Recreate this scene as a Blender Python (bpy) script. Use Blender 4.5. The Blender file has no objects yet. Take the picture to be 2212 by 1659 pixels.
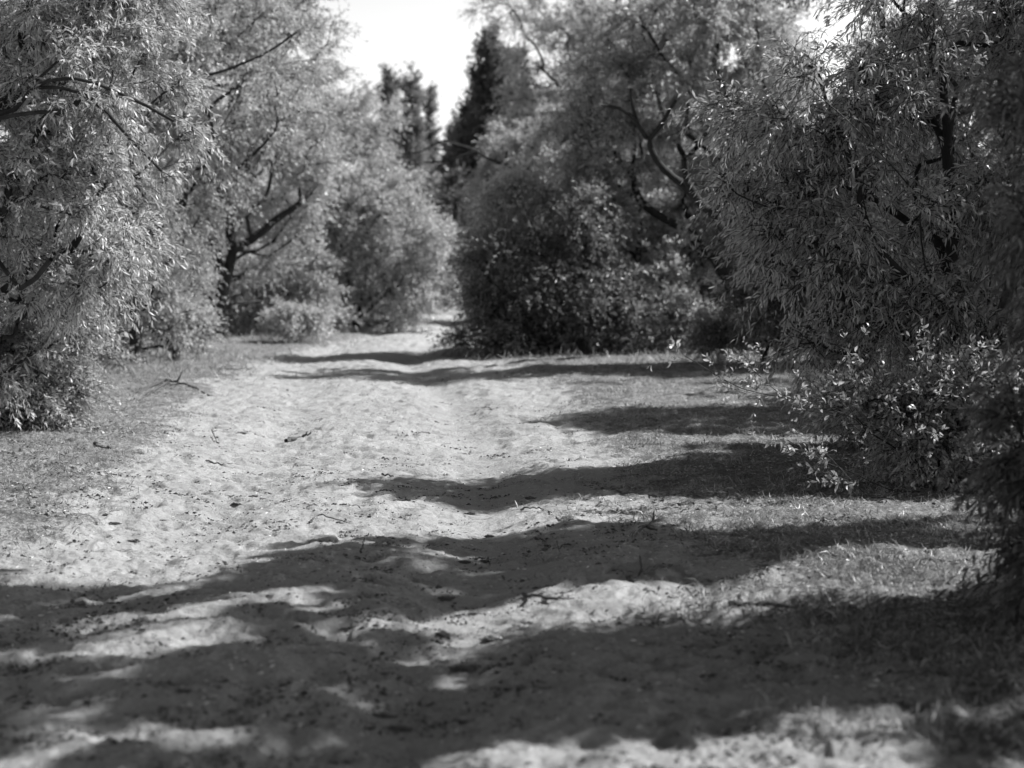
import bpy, math
import numpy as np
from mathutils import Vector

R = math.radians
scene = bpy.context.scene
COL = scene.collection

# ------------------------------------------------------------------ camera
CAM_H = 1.6
TANX = 0.315                        # half width of the view at unit distance
TANY = TANX * 0.75
HORIZON = 0.355                     # height of the horizon in the frame (0 = top)
PITCH = math.atan((0.5 - HORIZON) * 2 * TANY)
cd = bpy.data.cameras.new('camera')
cam = bpy.data.objects.new('camera', cd)
COL.objects.link(cam)
cam.location = (0, 0, CAM_H)
cam.rotation_euler = (math.pi / 2 - PITCH, 0, 0)
cd.sensor_width = 36
cd.sensor_fit = 'HORIZONTAL'
cd.lens = 18 / TANX
cd.clip_start = 0.05
cd.clip_end = 3000
cd.dof.use_dof = True
cd.dof.focus_distance = 12.0
cd.dof.aperture_fstop = 1.8
scene.camera = cam

# ------------------------------------------------------------------ light
SUN_EL, SUN_AZ = 44.0, 20.0         # azimuth: degrees from +X towards +Y
SD = np.array([math.cos(R(SUN_EL)) * math.cos(R(SUN_AZ)), math.cos(R(SUN_EL)) * math.sin(R(SUN_AZ)), math.sin(R(SUN_EL))])
world = bpy.data.worlds.new('World')
scene.world = world
world.use_nodes = True
wn = world.node_tree
for n in list(wn.nodes): wn.nodes.remove(n)
sky = wn.nodes.new('ShaderNodeTexSky'); sky.sky_type = 'NISHITA'; sky.sun_disc = False
sky.sun_elevation = R(SUN_EL); sky.sun_rotation = R(90 - SUN_AZ)
sky.dust_density = 2.5; sky.air_density = 1.0
bw = wn.nodes.new('ShaderNodeSeparateColor')          # black and white film behind a red filter: the red channel alone
tcw = wn.nodes.new('ShaderNodeTexCoord'); spw = wn.nodes.new('ShaderNodeSeparateXYZ')
mrw = wn.nodes.new('ShaderNodeMapRange'); mrw.interpolation_type = 'SMOOTHSTEP'   # thin white haze low in the sky all round
mrw.inputs[1].default_value = .14; mrw.inputs[2].default_value = .38; mrw.inputs[3].default_value = 1.6; mrw.inputs[4].default_value = .30
mw = wn.nodes.new('ShaderNodeMath'); mw.operation = 'MULTIPLY'
wn.links.new(tcw.outputs['Generated'], spw.inputs[0]); wn.links.new(spw.outputs['Z'], mrw.inputs[0])
wn.links.new(mrw.outputs[0], mw.inputs[1])
bg = wn.nodes.new('ShaderNodeBackground'); bg.inputs['Strength'].default_value = 0.15
wo = wn.nodes.new('ShaderNodeOutputWorld')
wn.links.new(sky.outputs[0], bw.inputs[0]); wn.links.new(bw.outputs[0], mw.inputs[0]); wn.links.new(mw.outputs[0], bg.inputs['Color'])
wn.links.new(bg.outputs[0], wo.inputs['Surface'])
sl = bpy.data.lights.new('sun', 'SUN'); sl.energy = 5.0; sl.angle = R(0.53); sl.color = (1, 1, 1)
so = bpy.data.objects.new('sun', sl); COL.objects.link(so)
so.rotation_euler = Vector(SD).to_track_quat('Z', 'Y').to_euler()
so.location = (20, 5, 25)
scene.view_settings.view_transform = 'Standard'
scene.view_settings.look = 'None'
scene.view_settings.exposure = 0.5
scene.view_settings.gamma = 1
cy = scene.cycles
cy.max_bounces = 6; cy.diffuse_bounces = 3; cy.glossy_bounces = 2; cy.transmission_bounces = 4
cy.transparent_max_bounces = 4; cy.sample_clamp_indirect = 4

# ------------------------------------------------------------------ helpers
def ray(px, py):                    # direction of a point of the photograph seen at 2212 x 1659
    u = (px / 2212 - .5) * 2 * TANX; v = (.5 - py / 1659) * 2 * TANY
    c, s = math.cos(PITCH), math.sin(PITCH)
    return np.array([u, c + v * s, -s + v * c])
def at(px, py, d):                  # the world point at distance d along +Y
    r = ray(px, py); return np.array([0, 0, CAM_H]) + r * (d / r[1])
def scale_at(d): return d * 2 * TANX / 2212          # metres per photo pixel
def to_px(P):
    P = np.asarray(P, float); c, s = math.cos(PITCH), math.sin(PITCH)
    dy = P[..., 1]; dz = P[..., 2] - CAM_H
    f = np.maximum(dy * c - dz * s, 1e-3); up = dy * s + dz * c
    return (P[..., 0] / f / (2 * TANX) + .5) * 2212, (.5 - up / f / (2 * TANY)) * 1659, dy * c - dz * s

def hash2(ix, iy, seed):
    h = (ix.astype(np.int64) * 374761393 + iy.astype(np.int64) * 668265263 + seed * 1442695041) & 0xffffffff
    h = ((h ^ (h >> 13)) * 1274126177) & 0xffffffff
    h = ((h ^ (h >> 16)) * 2246822519) & 0xffffffff
    return (h ^ (h >> 15)) & 0xffffffff
def noise(x, y, seed=0):            # gradient noise, about -1..1
    ix = np.floor(x); iy = np.floor(y); fx = x - ix; fy = y - iy
    ix = ix.astype(np.int64); iy = iy.astype(np.int64)
    ux = fx * fx * fx * (fx * (fx * 6 - 15) + 10); uy = fy * fy * fy * (fy * (fy * 6 - 15) + 10)
    def g(a, b, dx, dy):
        an = hash2(a, b, seed) * (2 * math.pi / 4294967296.0)
        return np.cos(an) * dx + np.sin(an) * dy
    n00 = g(ix, iy, fx, fy); n10 = g(ix + 1, iy, fx - 1, fy)
    n01 = g(ix, iy + 1, fx, fy - 1); n11 = g(ix + 1, iy + 1, fx - 1, fy - 1)
    return 1.5 * ((n00 * (1 - ux) + n10 * ux) * (1 - uy) + (n01 * (1 - ux) + n11 * ux) * uy)
def sstep(a, b, x):
    t = np.clip((x - a) / (b - a), 0, 1); return t * t * (3 - 2 * t)

CY = [-10, 5, 9, 13.7, 21, 29, 43, 60, 90, 140, 400]
CXL = [-2.6, -2.7, -2.8, -3.1, -3.95, -4.6, -3.4, -3.4, -4.3, -4.6, 0]
CXR = [1.5, 1.5, 1.0, .9, .6, -.2, -1.2, -1.6, -2.3, -2.4, 3]
RA = [-.5, -.45, -.15, -.25, -.85, -1.9, -1.7, -2.0, -2.8, -3.0, 1.4]
def sandiness(x, y):
    l = np.interp(y, CY, CXL); r = np.interp(y, CY, CXR)
    e = .35 * noise(x * .9, y * .9, 3) + .22 * noise(x * 2.7, y * 2.7, 4)
    return sstep(-.5, .35, x - l + e) * sstep(-.6, .5, r - x + e)
def ground_z(x, y):
    s = sandiness(x, y)
    ra = np.interp(y, CY, RA) + .1 * noise(x * 0 + .3, y * .35, 8); rb = ra - 1.85
    z = .035 * noise(x * .35, y * .3, 1) + .05 * noise(x * .12 + 4, y * .1, 2)
    z = z + (1 - s) * .05
    for c, w, a in ((ra, .33, .06), (rb, .38, .045)):
        z = z - a * np.exp(-((x - c) / w) ** 2) * np.minimum(1, s + .3)
    z = z + .02 * np.exp(-((x - ra - .65) / .3) ** 2) + .015 * np.exp(-((x - (ra + rb) / 2) / .4) ** 2)
    groove = np.exp(-((x - ra) / .22) ** 2)
    am = (.7 + .3 * s) * (1 - .55 * groove)
    a1 = noise(x * 1.5 + .4 * noise(x, y, 21), y * 1.7, 10)
    a2 = noise(x * 3.3, y * 3.9 + .3 * noise(x * 2, y * 2, 22), 11)
    a3 = noise(x * 7.5, y * 8.5, 12)
    a4 = noise(x * 17, y * 19, 13)
    a5 = noise(x * 38, y * 42, 14)
    hoof = -.16 * sstep(.34, .52, noise(x * 4.6 + 9, y * 5.0 + .5 * noise(x * 3, y * 3, 23), 15))          # old prints pressed into the sand
    z = z + am * (.024 * a1 + .046 * (.5 - np.abs(a2)) + .010 * a2 +   .006 * (.5 - np.abs(a3)) + .010 * a3 + .0075 * a4 + .13 * hoof * s)
    z = z + .0032 * a5 + (1 - s) * (.008 * a4 + .005 * noise(x * 29, y * 31, 17))
    return z
def gz(x, y): return float(ground_z(np.array([x], float), np.array([y], float))[0])

def mesh_np(name, V, F, mat, parent=None, smooth=False, k=None, attrs=None):
    """V (n,3); F (m,k) array or list of arrays of different width."""
    Fs = F if isinstance(F, list) else [F]
    Fs = [f for f in Fs if len(f)]
    me = bpy.data.meshes.new(name)
    me.vertices.add(len(V)); me.vertices.foreach_set('co', np.ascontiguousarray(V, np.float32).ravel())
    loops = np.concatenate([f.ravel() for f in Fs]).astype(np.int32)
    cnt = np.concatenate([np.full(len(f), f.shape[1], np.int32) for f in Fs])
    st = np.concatenate([[0], np.cumsum(cnt)[:-1]]).astype(np.int32)
    me.loops.add(len(loops)); me.loops.foreach_set('vertex_index', loops)
    me.polygons.add(len(cnt)); me.polygons.foreach_set('loop_start', st); me.polygons.foreach_set('loop_total', cnt)
    if smooth: me.polygons.foreach_set('use_smooth', np.ones(len(cnt), bool))
    if attrs:
        for an, av in attrs.items():
            a = me.attributes.new(an, 'FLOAT', 'POINT'); a.data.foreach_set('value', av.astype(np.float32))
    me.update(calc_edges=True)
    me.materials.append(mat)
    o = bpy.data.objects.new(name, me); COL.objects.link(o)
    if parent: o.parent = parent
    return o
def tag(o, label, cat=None, group=None, kind=None):
    if label: o['label'] = label
    if cat: o['category'] = cat
    if group: o['group'] = group
    if kind: o['kind'] = kind
    return o
def empty(name, loc):
    o = bpy.data.objects.new(name, None); COL.objects.link(o); o.location = loc
    o.empty_display_size = .3
    return o

# ------------------------------------------------------------------ materials (the photograph is black and white)
def new_mat(name):
    m = bpy.data.materials.new(name); m.use_nodes = True
    nt = m.node_tree
    for n in list(nt.nodes): nt.nodes.remove(n)
    return m, nt, nt.nodes.new('ShaderNodeOutputMaterial')
def N(nt, t, **kw):
    n = nt.nodes.new(t)
    for k_, v in kw.items():
        if k_ in n.inputs: n.inputs[k_].default_value = v
        else: setattr(n, k_, v)
    return n
def ramp(nt, src, p0, v0, p1, v1):
    n = nt.nodes.new('ShaderNodeMapRange'); n.inputs[1].default_value = p0; n.inputs[2].default_value = p1
    n.inputs[3].default_value = v0; n.inputs[4].default_value = v1
    nt.links.new(src, n.inputs[0]); return n.outputs[0]
def mth(nt, op, a, b):
    n = nt.nodes.new('ShaderNodeMath'); n.operation = op
    for i, v in enumerate((a, b)):
        if isinstance(v, (int, float)): n.inputs[i].default_value = v
        else: nt.links.new(v, n.inputs[i])
    return n.outputs[0]

def leaf_mat(name, val, trans, var=.35, rough=.42, spec=.45):
    m, nt, out = new_mat(name)
    geo = N(nt, 'ShaderNodeNewGeometry')
    rnd = ramp(nt, geo.outputs['Random Per Island'], 0, 1 - var, 1, 1 + var)
    nz = N(nt, 'ShaderNodeTexNoise', Scale=.9, Detail=2.0)
    tc = N(nt, 'ShaderNodeTexCoord'); nt.links.new(tc.outputs['Object'], nz.inputs['Vector'])
    patch = ramp(nt, nz.outputs['Fac'], .3, .82, .7, 1.18)
    v = mth(nt, 'MULTIPLY', mth(nt, 'MULTIPLY', rnd, patch), val)
    back = mth(nt, 'MULTIPLY', v, ramp(nt, geo.outputs['Backfacing'], 0, 1.0, 1, 1.35))   # pale felted underside
    p = N(nt, 'ShaderNodeBsdfPrincipled'); p.inputs['Roughness'].default_value = rough
    p.inputs['Specular IOR Level'].default_value = spec
    nt.links.new(back, p.inputs['Base Color'])
    t = N(nt, 'ShaderNodeBsdfTranslucent'); nt.links.new(mth(nt, 'MULTIPLY', v, trans), t.inputs['Color'])
    a = nt.nodes.new('ShaderNodeAddShader')
    nt.links.new(p.outputs[0], a.inputs[0]); nt.links.new(t.outputs[0], a.inputs[1]); nt.links.new(a.outputs[0], out.inputs['Surface'])
    return m
def bark_mat(name, val, sc=9.0):
    m, nt, out = new_mat(name)
    tc = N(nt, 'ShaderNodeTexCoord')
    mp = N(nt, 'ShaderNodeMapping'); mp.inputs['Scale'].default_value = (1, 1, .25)
    nt.links.new(tc.outputs['Object'], mp.inputs['Vector'])
    nz = N(nt, 'ShaderNodeTexNoise', Scale=sc, Detail=6.0, Roughness=.65); nt.links.new(mp.outputs[0], nz.inputs['Vector'])
    v = mth(nt, 'MULTIPLY', ramp(nt, nz.outputs['Fac'], .3, .45, .7, 1.5), val)
    p = N(nt, 'ShaderNodeBsdfPrincipled', Roughness=.9); nt.links.new(v, p.inputs['Base Color'])
    b = N(nt, 'ShaderNodeBump', Strength=.9, Distance=.03); nt.links.new(nz.outputs['Fac'], b.inputs['Height'])
    nt.links.new(b.outputs[0], p.inputs['Normal']); nt.links.new(p.outputs[0], out.inputs['Surface'])
    return m
M_SILVER = leaf_mat('silver_leaf', .285, .8)
M_OLIVE = leaf_mat('soft_leaf', .27, .9)
M_WILLOW = leaf_mat('willow_leaf', .175, 1.2, rough=.42, spec=.45)
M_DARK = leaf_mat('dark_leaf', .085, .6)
M_MID = leaf_mat('middling_leaf', .145, .85)
M_GRASS = leaf_mat('grass_blade', .17, .5, var=.6)
M_DRY = leaf_mat('dry_litter', .38, .3, var=.6)
M_BARK = bark_mat('dark_bark', .03)
M_PALE = bark_mat('pale_twig_bark', .22, 20)
M_STICK = bark_mat('dead_wood', .09, 25)
M_CLOD = bark_mat('dark_clod', .13, 40)

def ground_mat():
    m, nt, out = new_mat('sandy_ground')
    tc = N(nt, 'ShaderNodeTexCoord'); P = tc.outputs['Object']
    at_ = nt.nodes.new('ShaderNodeAttribute'); at_.attribute_name = 'sand'
    def nz(sc, det=4.0, rough=.6):
        n = N(nt, 'ShaderNodeTexNoise', Scale=sc, Detail=det, Roughness=rough); nt.links.new(P, n.inputs['Vector']); return n.outputs['Fac']
    big, mid, fine, grain = nz(.6), nz(5.0), nz(38.0, 6.0, .7), nz(330.0, 2.0)
    sand = mth(nt, 'MULTIPLY', ramp(nt, big, .3, .88, .7, 1.10), ramp(nt, fine, .3, .82, .7, 1.14))
    sand = mth(nt, 'MULTIPLY', sand, ramp(nt, grain, .3, .72, .7, 1.26))
    sand = mth(nt, 'MULTIPLY', sand, .40)
    soil = mth(nt, 'MULTIPLY', ramp(nt, fine, .35, .45, .65, 1.4), ramp(nt, mid, .35, .65, .65, 1.2))
    soil = mth(nt, 'MULTIPLY', soil, .24)
    f = mth(nt, 'ADD', at_.outputs['Fac'], ramp(nt, mid, .3, -.45, .7, .45))
    f = mth(nt, 'ADD', f, ramp(nt, fine, .3, -.35, .7, .35))
    fac = ramp(nt, f, .2, 0, .75, 1)
    mx = nt.nodes.new('ShaderNodeMix'); mx.data_type = 'FLOAT'
    nt.links.new(fac, mx.inputs[0]); nt.links.new(soil, mx.inputs[2]); nt.links.new(sand, mx.inputs[3])
    # dark crumbs of dung, bark and old leaves trodden into the sand
    vo = N(nt, 'ShaderNodeTexVoronoi', Scale=34.0); nt.links.new(P, vo.inputs['Vector'])
    crumb = ramp(nt, vo.outputs['Distance'], .10, 1, .17, 0)
    crumb = mth(nt, 'MULTIPLY', crumb, ramp(nt, nz(3.1), .50, 0, .62, 1))
    v = mth(nt, 'MULTIPLY', mx.outputs[0], mth(nt, 'SUBTRACT', 1.0, mth(nt, 'MULTIPLY', crumb, .75)))
    p = N(nt, 'ShaderNodeBsdfPrincipled', Roughness=.95); p.inputs['Specular IOR Level'].default_value = .15
    nt.links.new(v, p.inputs['Base Color'])
    b1 = N(nt, 'ShaderNodeBump', Strength=.7, Distance=.03); nt.links.new(fine, b1.inputs['Height'])
    b2 = N(nt, 'ShaderNodeBump', Strength=.5, Distance=.004); nt.links.new(grain, b2.inputs['Height']); nt.links.new(b1.outputs[0], b2.inputs['Normal'])
    nt.links.new(b2.outputs[0], p.inputs['Normal']); nt.links.new(p.outputs[0], out.inputs['Surface'])
    return m
M_GROUND = ground_mat()

# ------------------------------------------------------------------ the ground, one sheet, finer where it lies near
ys = np.concatenate([[-60, -30, -15, -8, -4], np.linspace(-2, 3.6, 60), np.geomspace(3.7, 60, 1150), np.geomspace(60.5, 200, 120), [260, 350, 500, 800, 1400]])
us = np.concatenate([-np.geomspace(60, 1.35, 50), np.linspace(-1.3, 1.3, 820), np.geomspace(1.35, 60, 50)])
Y, U = np.meshgrid(ys, us, indexing='ij')
X = U * (np.clip(Y, 3.5, 60) * TANX + .15)
Z = ground_z(X, Y)
nr, nc = Y.shape
idx = np.arange(nr * nc).reshape(nr, nc)
F = np.stack([idx[:-1, :-1], idx[:-1, 1:], idx[1:, 1:], idx[1:, :-1]], -1).reshape(-1, 4)
g = mesh_np('ground', np.stack([X, Y, Z], -1).reshape(-1, 3), F, M_GROUND, smooth=True, attrs={'sand': sandiness(X, Y).ravel()})
tag(g, 'pale rutted sandy track with grassy verges on either side', kind='structure')
del X, Y, Z, U, F, idx

# ------------------------------------------------------------------ where the shade lies on the near ground (photo pixels)
SHADE = [
    [(600, 762), (1050, 775), (1700, 770), (2600, 760), (2600, 835), (1500, 835), (1200, 822), (900, 832), (640, 818), (800, 800)],
    [(-900, 1235), (0, 1228), (150, 1262), (390, 1262), (430, 1300), (560, 1240), (530, 1205), (700, 1165), (900, 1160), (1040, 1150), (1300, 1130), (1420, 1155), (1600, 1180), (1900, 1150), (2300, 1120), (2600, 1150), (2600, 1200), (1900, 1200), (1650, 1230), (1500, 1300), (1330, 1290), (1190, 1300), (960, 1310), (880, 1340), (900, 1440), (980, 1500), (1200, 1420), (1330, 1405), (1600, 1410), (1900, 1390), (2050, 1290), (2600, 1250), (2600, 1560), (1950, 1580), (1600, 1530), (1350, 1530), (1130, 1590), (900, 1640), (800, 1690), (560, 1690), (640, 1590), (350, 1600), (200, 1540), (-900, 1600)],
    [(840, 1040), (1000, 1050), (1200, 1010), (1450, 1000), (1500, 960), (1700, 975), (2600, 960), (2600, 1110), (1700, 1090), (1450, 1095), (1250, 1060), (1100, 1080), (950, 1078)],
    [(840, 902), (1000, 912), (1230, 893), (1450, 895), (1700, 890), (2600, 880), (2600, 950), (1700, 950), (1400, 945), (1230, 925), (950, 920)],
    [(950, 862), (1200, 840), (1500, 835), (1800, 820), (2600, 800), (2600, 865), (1700, 880), (1300, 855), (1050, 868)],
]
LITHOLES = [[(-200, 1610), (180, 1570), (350, 1595), (500, 1640), (540, 1790), (-200, 1790)], [(20, 1480), (300, 1470), (420, 1500), (150, 1530)], [(200, 1380), (480, 1360), (560, 1400), (250, 1410)], [(900, 1315), (1200, 1290), (1500, 1285), (1700, 1215), (2120, 1190), (2140, 1290), (1960, 1385), (1600, 1400), (1320, 1395), (1160, 1425), (1000, 1490), (890, 1400)], [(1130, 1600), (1350, 1540), (1600, 1540), (1800, 1600), (1800, 1780), (900, 1780), (900, 1660)],
            [(560, 1360), (700, 1345), (830, 1360), (820, 1400), (650, 1395)], [(20, 1420), (230, 1400), (220, 1440), (60, 1455)],
            [(480, 1500), (700, 1480), (760, 1500), (600, 1530)], [(1560, 1535), (1750, 1505), (1800, 1545), (1650, 1560)],
            [(150, 1330), (330, 1310), (300, 1350)], [(560, 1300), (800, 1290), (800, 1306), (600, 1315)], [(950, 1330), (1200, 1330), (1150, 1390), (930, 1400)]]
def inside(poly, x, y):
    c = np.zeros(x.shape, bool); n = len(poly)
    for i in range(n):
        x1, y1 = poly[i]; x2, y2 = poly[(i + 1) % n]
        if y1 == y2: continue
        t = ((y1 > y) != (y2 > y)) & (x < (x2 - x1) * (y - y1) / (y2 - y1) + x1)
        c ^= t
    return c
def shade_ok(P, m=.035):             # does the shadow of these points, and of the leaves round them, fall where the photograph is in shade?
    G = P - SD * (P[:, 2:3] / SD[2])
    ok = np.ones(len(P), bool)
    for dx, dy in ((0, 0), (m, m), (m, -m), (-m, m), (-m, -m)): ok &= shade_at(G + np.array([dx, dy, 0]))
    return ok
def shade_at(G):
    P = G
    px, py, f = to_px(G)
    ok = np.zeros(len(P), bool)
    for s in SHADE: ok |= inside(s, px, py)
    for s in LITHOLES: ok &= ~inside(s, px, py)
    holes = (noise(G[:, 0] * 1.2, G[:, 1] * 3.8, 41) > .20) & (py > 1180) & (px < 1100)
    holes |= (noise(G[:, 0] * 1.4 + 9, G[:, 1] * 4.2, 42) > .30) & (py > 1100)
    ok &= ~holes
    ok |= (py > 1560) & (py < 1800) & (noise(G[:, 0] * 1.3 + 3, G[:, 1] * 2.8, 44) > .4)
    ok |= (f < .5) | (py > 1800) | (py < 740) | (px > 2600)
    return ok
def in_view(P, m=1.0):
    px, py, f = to_px(P)
    return (f > 0) & (px > -120 * m) & (px < 2212 + 120 * m) & (py > -120 * m) & (py < 1800)

# ------------------------------------------------------------------ trees
def unit(v): return v / np.maximum(np.linalg.norm(v, axis=-1, keepdims=True), 1e-9)

def leaves_mesh(rng, B, D, L, W, droop, kind):
    """B base points, D directions, L lengths: kite or folded and curved leaves."""
    n = len(B)
    D = unit(D); r = rng.normal(size=(n, 3)); S = unit(np.cross(D, r)); Nn = np.cross(S, D)
    L = L[:, None]; W = (L * W)
    mid = B + D * L * .42
    tip = B + D * L + np.array([0, 0, -1]) * L * droop - Nn * L * .12
    a = mid + S * W * .5 + Nn * W * .22; b = mid - S * W * .5 + Nn * W * .22
    if kind == 'kite':
        V = np.stack([B, a, tip, b], 1).reshape(-1, 3)
        return V, np.arange(n * 4).reshape(n, 4)
    m2 = B + D * L * .72 + np.array([0, 0, -1]) * L * droop * .45
    a2 = m2 + S * W * .42 + Nn * W * .15; b2 = m2 - S * W * .42 + Nn * W * .15
    c = mid - Nn * W * .08
    V = np.stack([B, a, a2, tip, b2, b], 1).reshape(-1, 3)
    i = np.arange(n)[:, None] * 6
    F = np.concatenate([i + np.array([[0, 1, 5]]), i + np.array([[2, 3, 4]])], 0)
    Q = i + np.array([[1, 2, 4, 5]])
    return V, [F, Q]

class Tubes:
    def __init__(s): s.V = []; s.F = []; s.n = 0
    def sweep(s, P, Rr, k):
        P = np.asarray(P, float); m = len(P)
        T = unit(np.gradient(P, axis=0))
        ref = np.array([.31, .22, .92]) if abs(T[0][2]) < .8 else np.array([.9, .3, .1])
        A = unit(np.cross(T, ref)); Bn = np.cross(T, A)
        an = np.arange(k) * 2 * math.pi / k
        ring = A[:, None, :] * np.cos(an)[None, :, None] + Bn[:, None, :] * np.sin(an)[None, :, None]
        V = P[:, None, :] + ring * np.asarray(Rr)[:, None, None]
        i = s.n + np.arange(m * k).reshape(m, k)
        j = np.roll(i, -1, axis=1)
        s.F.append(np.stack([i[:-1], j[:-1], j[1:], i[1:]], -1).reshape(-1, 4))
        s.V.append(V.reshape(-1, 3)); s.n += m * k
    def sticks(s, A, B, r, bend=None):        # many thin three sided twigs at once, three rings each
        n = len(A); M = (A + B) / 2 + (bend if bend is not None else 0)
        T = unit(B - A); U_ = unit(np.cross(T, np.array([.3, .5, .81]))); W_ = np.cross(T, U_)
        an = np.arange(3) * 2 * math.pi / 3
        ring = U_[:, None] * np.cos(an)[None, :, None] + W_[:, None] * np.sin(an)[None, :, None]
        V = np.stack([A[:, None] + ring * r, M[:, None] + ring * r * .75, B[:, None] + ring * r * .3], 1)
        i = s.n + np.arange(n * 9).reshape(n, 3, 3); j = np.roll(i, -1, axis=2)
        s.F.append(np.stack([i[:, :-1], j[:, :-1], j[:, 1:], i[:, 1:]], -1).reshape(-1, 4))
        s.V.append(V.reshape(-1, 3)); s.n += n * 9
    def build(s, name, mat, parent):
        return mesh_np(name, np.concatenate(s.V), np.concatenate(s.F), mat, parent, smooth=True)

def grow(rng, seeds, parents, nodes, bf):
    """spanning tree: nodes attach where reach plus path length is least"""
    P = np.concatenate([seeds, nodes]); ns = len(seeds); n = len(P)
    par = np.full(n, -1); par[:ns] = parents
    plen = np.zeros(n)
    for i in range(1, ns): plen[i] = plen[par[i]] + np.linalg.norm(P[i] - P[par[i]])
    Q = P[ns:]
    D = np.linalg.norm(Q[:, None] - seeds[None], axis=2)
    D = D + 3.0 * np.maximum(0, (seeds[None, :, 2] - Q[:, None, 2]) - .5 * D) * .2
    C = D + bf * plen[:ns][None]
    C[:, 0] += 2.0                     # nothing sprouts from the very foot
    best = C.argmin(1); cost = C.min(1); done = np.zeros(len(Q), bool)
    for _ in range(len(Q)):
        c = np.where(done, 1e9, cost); i = int(c.argmin()); done[i] = True
        par[ns + i] = best[i]; plen[ns + i] = plen[best[i]] + np.linalg.norm(Q[i] - P[best[i]])
        c2 = np.linalg.norm(Q - Q[i], axis=1) + bf * plen[ns + i]
        m = (c2 < cost) & ~done
        cost[m] = c2[m]; best[m] = ns + i
    return P, par, plen

def make_tree(name, label, cat, base, lobes, seed, n=350, leaf=M_OLIVE, bark=M_BARK, leaf_len=.06, leaf_w=.26, twigs=7, per=14,
              twig_len=.42, droop=.25, up=.15, limbs=None, kind='kite', shell=.35, keep=None, group=None, bf=.4, tip_r=.006, root_r=None,
              twig_r=.0035, show_twigs=True, spread=1.0, gap=.8, tdown=.3, fatter=1.0, thin_noise=.0, step=.45, clump=3, limb_r=None, clear=0):
    """base (x, y); lobes: list of (centre, radii) in world metres; limbs: list of point lists continuing from the base"""
    rng = np.random.default_rng(seed)
    bz = gz(base[0], base[1]) - .05
    C = np.array([l[0] for l in lobes]); Rd = np.array([l[1] for l in lobes])
    vol = np.prod(Rd, axis=1) ** .75; vol = vol / vol.sum()
    pts = np.zeros((0, 3)); tries = 0
    while len(pts) < n * 3 and tries < 40:
        k = rng.choice(len(lobes), size=n * 4, p=vol)
        d = unit(rng.normal(size=(n * 4, 3)))
        lump = 1 + .22 * noise(d[:, 0] * 1.6 + k * 3.7, d[:, 2] * 1.6 + d[:, 1], seed + 7)
        rr = (shell + (1 - shell) * rng.random(n * 4)) ** .6
        q = C[k] + d * Rd[k] * (rr * lump)[:, None] * (1 + .15 * rng.normal(size=(n * 4, 1)))
        q = q[q[:, 2] > gz(base[0], base[1]) + .12]
        if keep is not None: q = q[keep(q)]
        if thin_noise: q = q[noise(q[:, 0] * 1.1 + q[:, 2] * .7, q[:, 2] * 1.1 + q[:, 1] * .5, seed) > -thin_noise]
        pts = np.concatenate([pts, q]); tries += 1
    n0 = n; n = max(8, n // clump)
    mean_r = (np.prod(Rd, axis=1).sum() * 4.2 / n) ** (1 / 3.) * .5 * gap
    sel = []; grid = {}
    for p in pts:                      # keep a minimum gap so the clumps spread
        key = tuple((p // mean_r).astype(int)); ok = True
        for a in (-1, 0, 1):
            for b in (-1, 0, 1):
                for c in (-1, 0, 1):
                    for q in grid.get((key[0] + a, key[1] + b, key[2] + c), ()):
                        if (p[0] - q[0]) ** 2 + (p[1] - q[1]) ** 2 + (p[2] - q[2]) ** 2 < mean_r ** 2: ok = False; break
                    if not ok: break
                if not ok: break
            if not ok: break
        if ok: grid.setdefault(key, []).append(p); sel.append(p)
        if len(sel) >= n: break
    nodes = np.array(sel)
    if clump > 1:                      # leafy boughs: a few shoots close together, with air between one bough and the next
        kk = rng.integers(clump - 1, clump + 3, len(nodes)); cc = np.repeat(nodes, kk, 0)
        cc = cc + rng.normal(size=cc.shape) * mean_r * np.array([.36, .36, .2])
        if keep is not None: cc = cc[keep(cc)]
        nodes = np.concatenate([nodes, cc[cc[:, 2] > gz(base[0], base[1]) + .1]])
    print('TREE', label, 'asked', n, 'got', len(nodes), 'gap %.2f' % mean_r)
    seeds = [np.array([base[0], base[1], bz])]; par = [-1]
    if limbs is None:
        low = C[:, 2].min() * .45 + .1; cen = C.mean(0)
        limbs = [[(base[0] * .85 + cen[0] * .15 + rng.normal() * .1, base[1] + rng.normal() * .1, bz + low * .6),
                  (base[0] * .6 + cen[0] * .4 + rng.normal() * .15, base[1] * .7 + cen[1] * .3, bz + low * 1.1 + .3)]]
    skip = set()
    for lb in limbs:
        prev = 0; lb = [np.array(q, float) for q in lb]
        st = seeds[0]
        if len(lb) and isinstance(lb[0], np.ndarray) and lb[0].shape == (4,):      # (x, y, z, 1): start at the nearest seed
            j = int(np.argmin([np.linalg.norm(s_ - lb[0][:3]) for s_ in seeds])); prev = j; st = seeds[j]; lb = lb[1:]
        for q in lb:
            steps = max(1, int(np.linalg.norm(q - st) / step))
            for t in range(1, steps + 1):
                f = t / steps; p = st * (1 - f) + q * f
                if t < steps: p = p + rng.normal(size=3) * .06 * min(1, step / .3)
                seeds.append(p); par.append(prev); prev = len(seeds) - 1
            st = q
    seeds = np.array(seeds)
    if clear:                          # the open side of the crown, where the limbs stand bare
        sx, sy, _ = to_px(seeds); nx, ny, _ = to_px(nodes)
        dd = np.hypot(nx[:, None] - sx[None], ny[:, None] - sy[None]); j = dd.argmin(1)
        nodes = nodes[~((dd.min(1) < clear) & (nodes[:, 1] < seeds[j, 1] + .25))]
    P, par, plen = grow(rng, seeds, np.array(par), nodes, bf)
    m = len(P)
    rad = np.zeros(m); kids = [[] for _ in range(m)]
    order = np.argsort(-plen)
    for i in order:
        if par[i] >= 0: kids[par[i]].append(i)
    acc = np.zeros(m)
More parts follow.
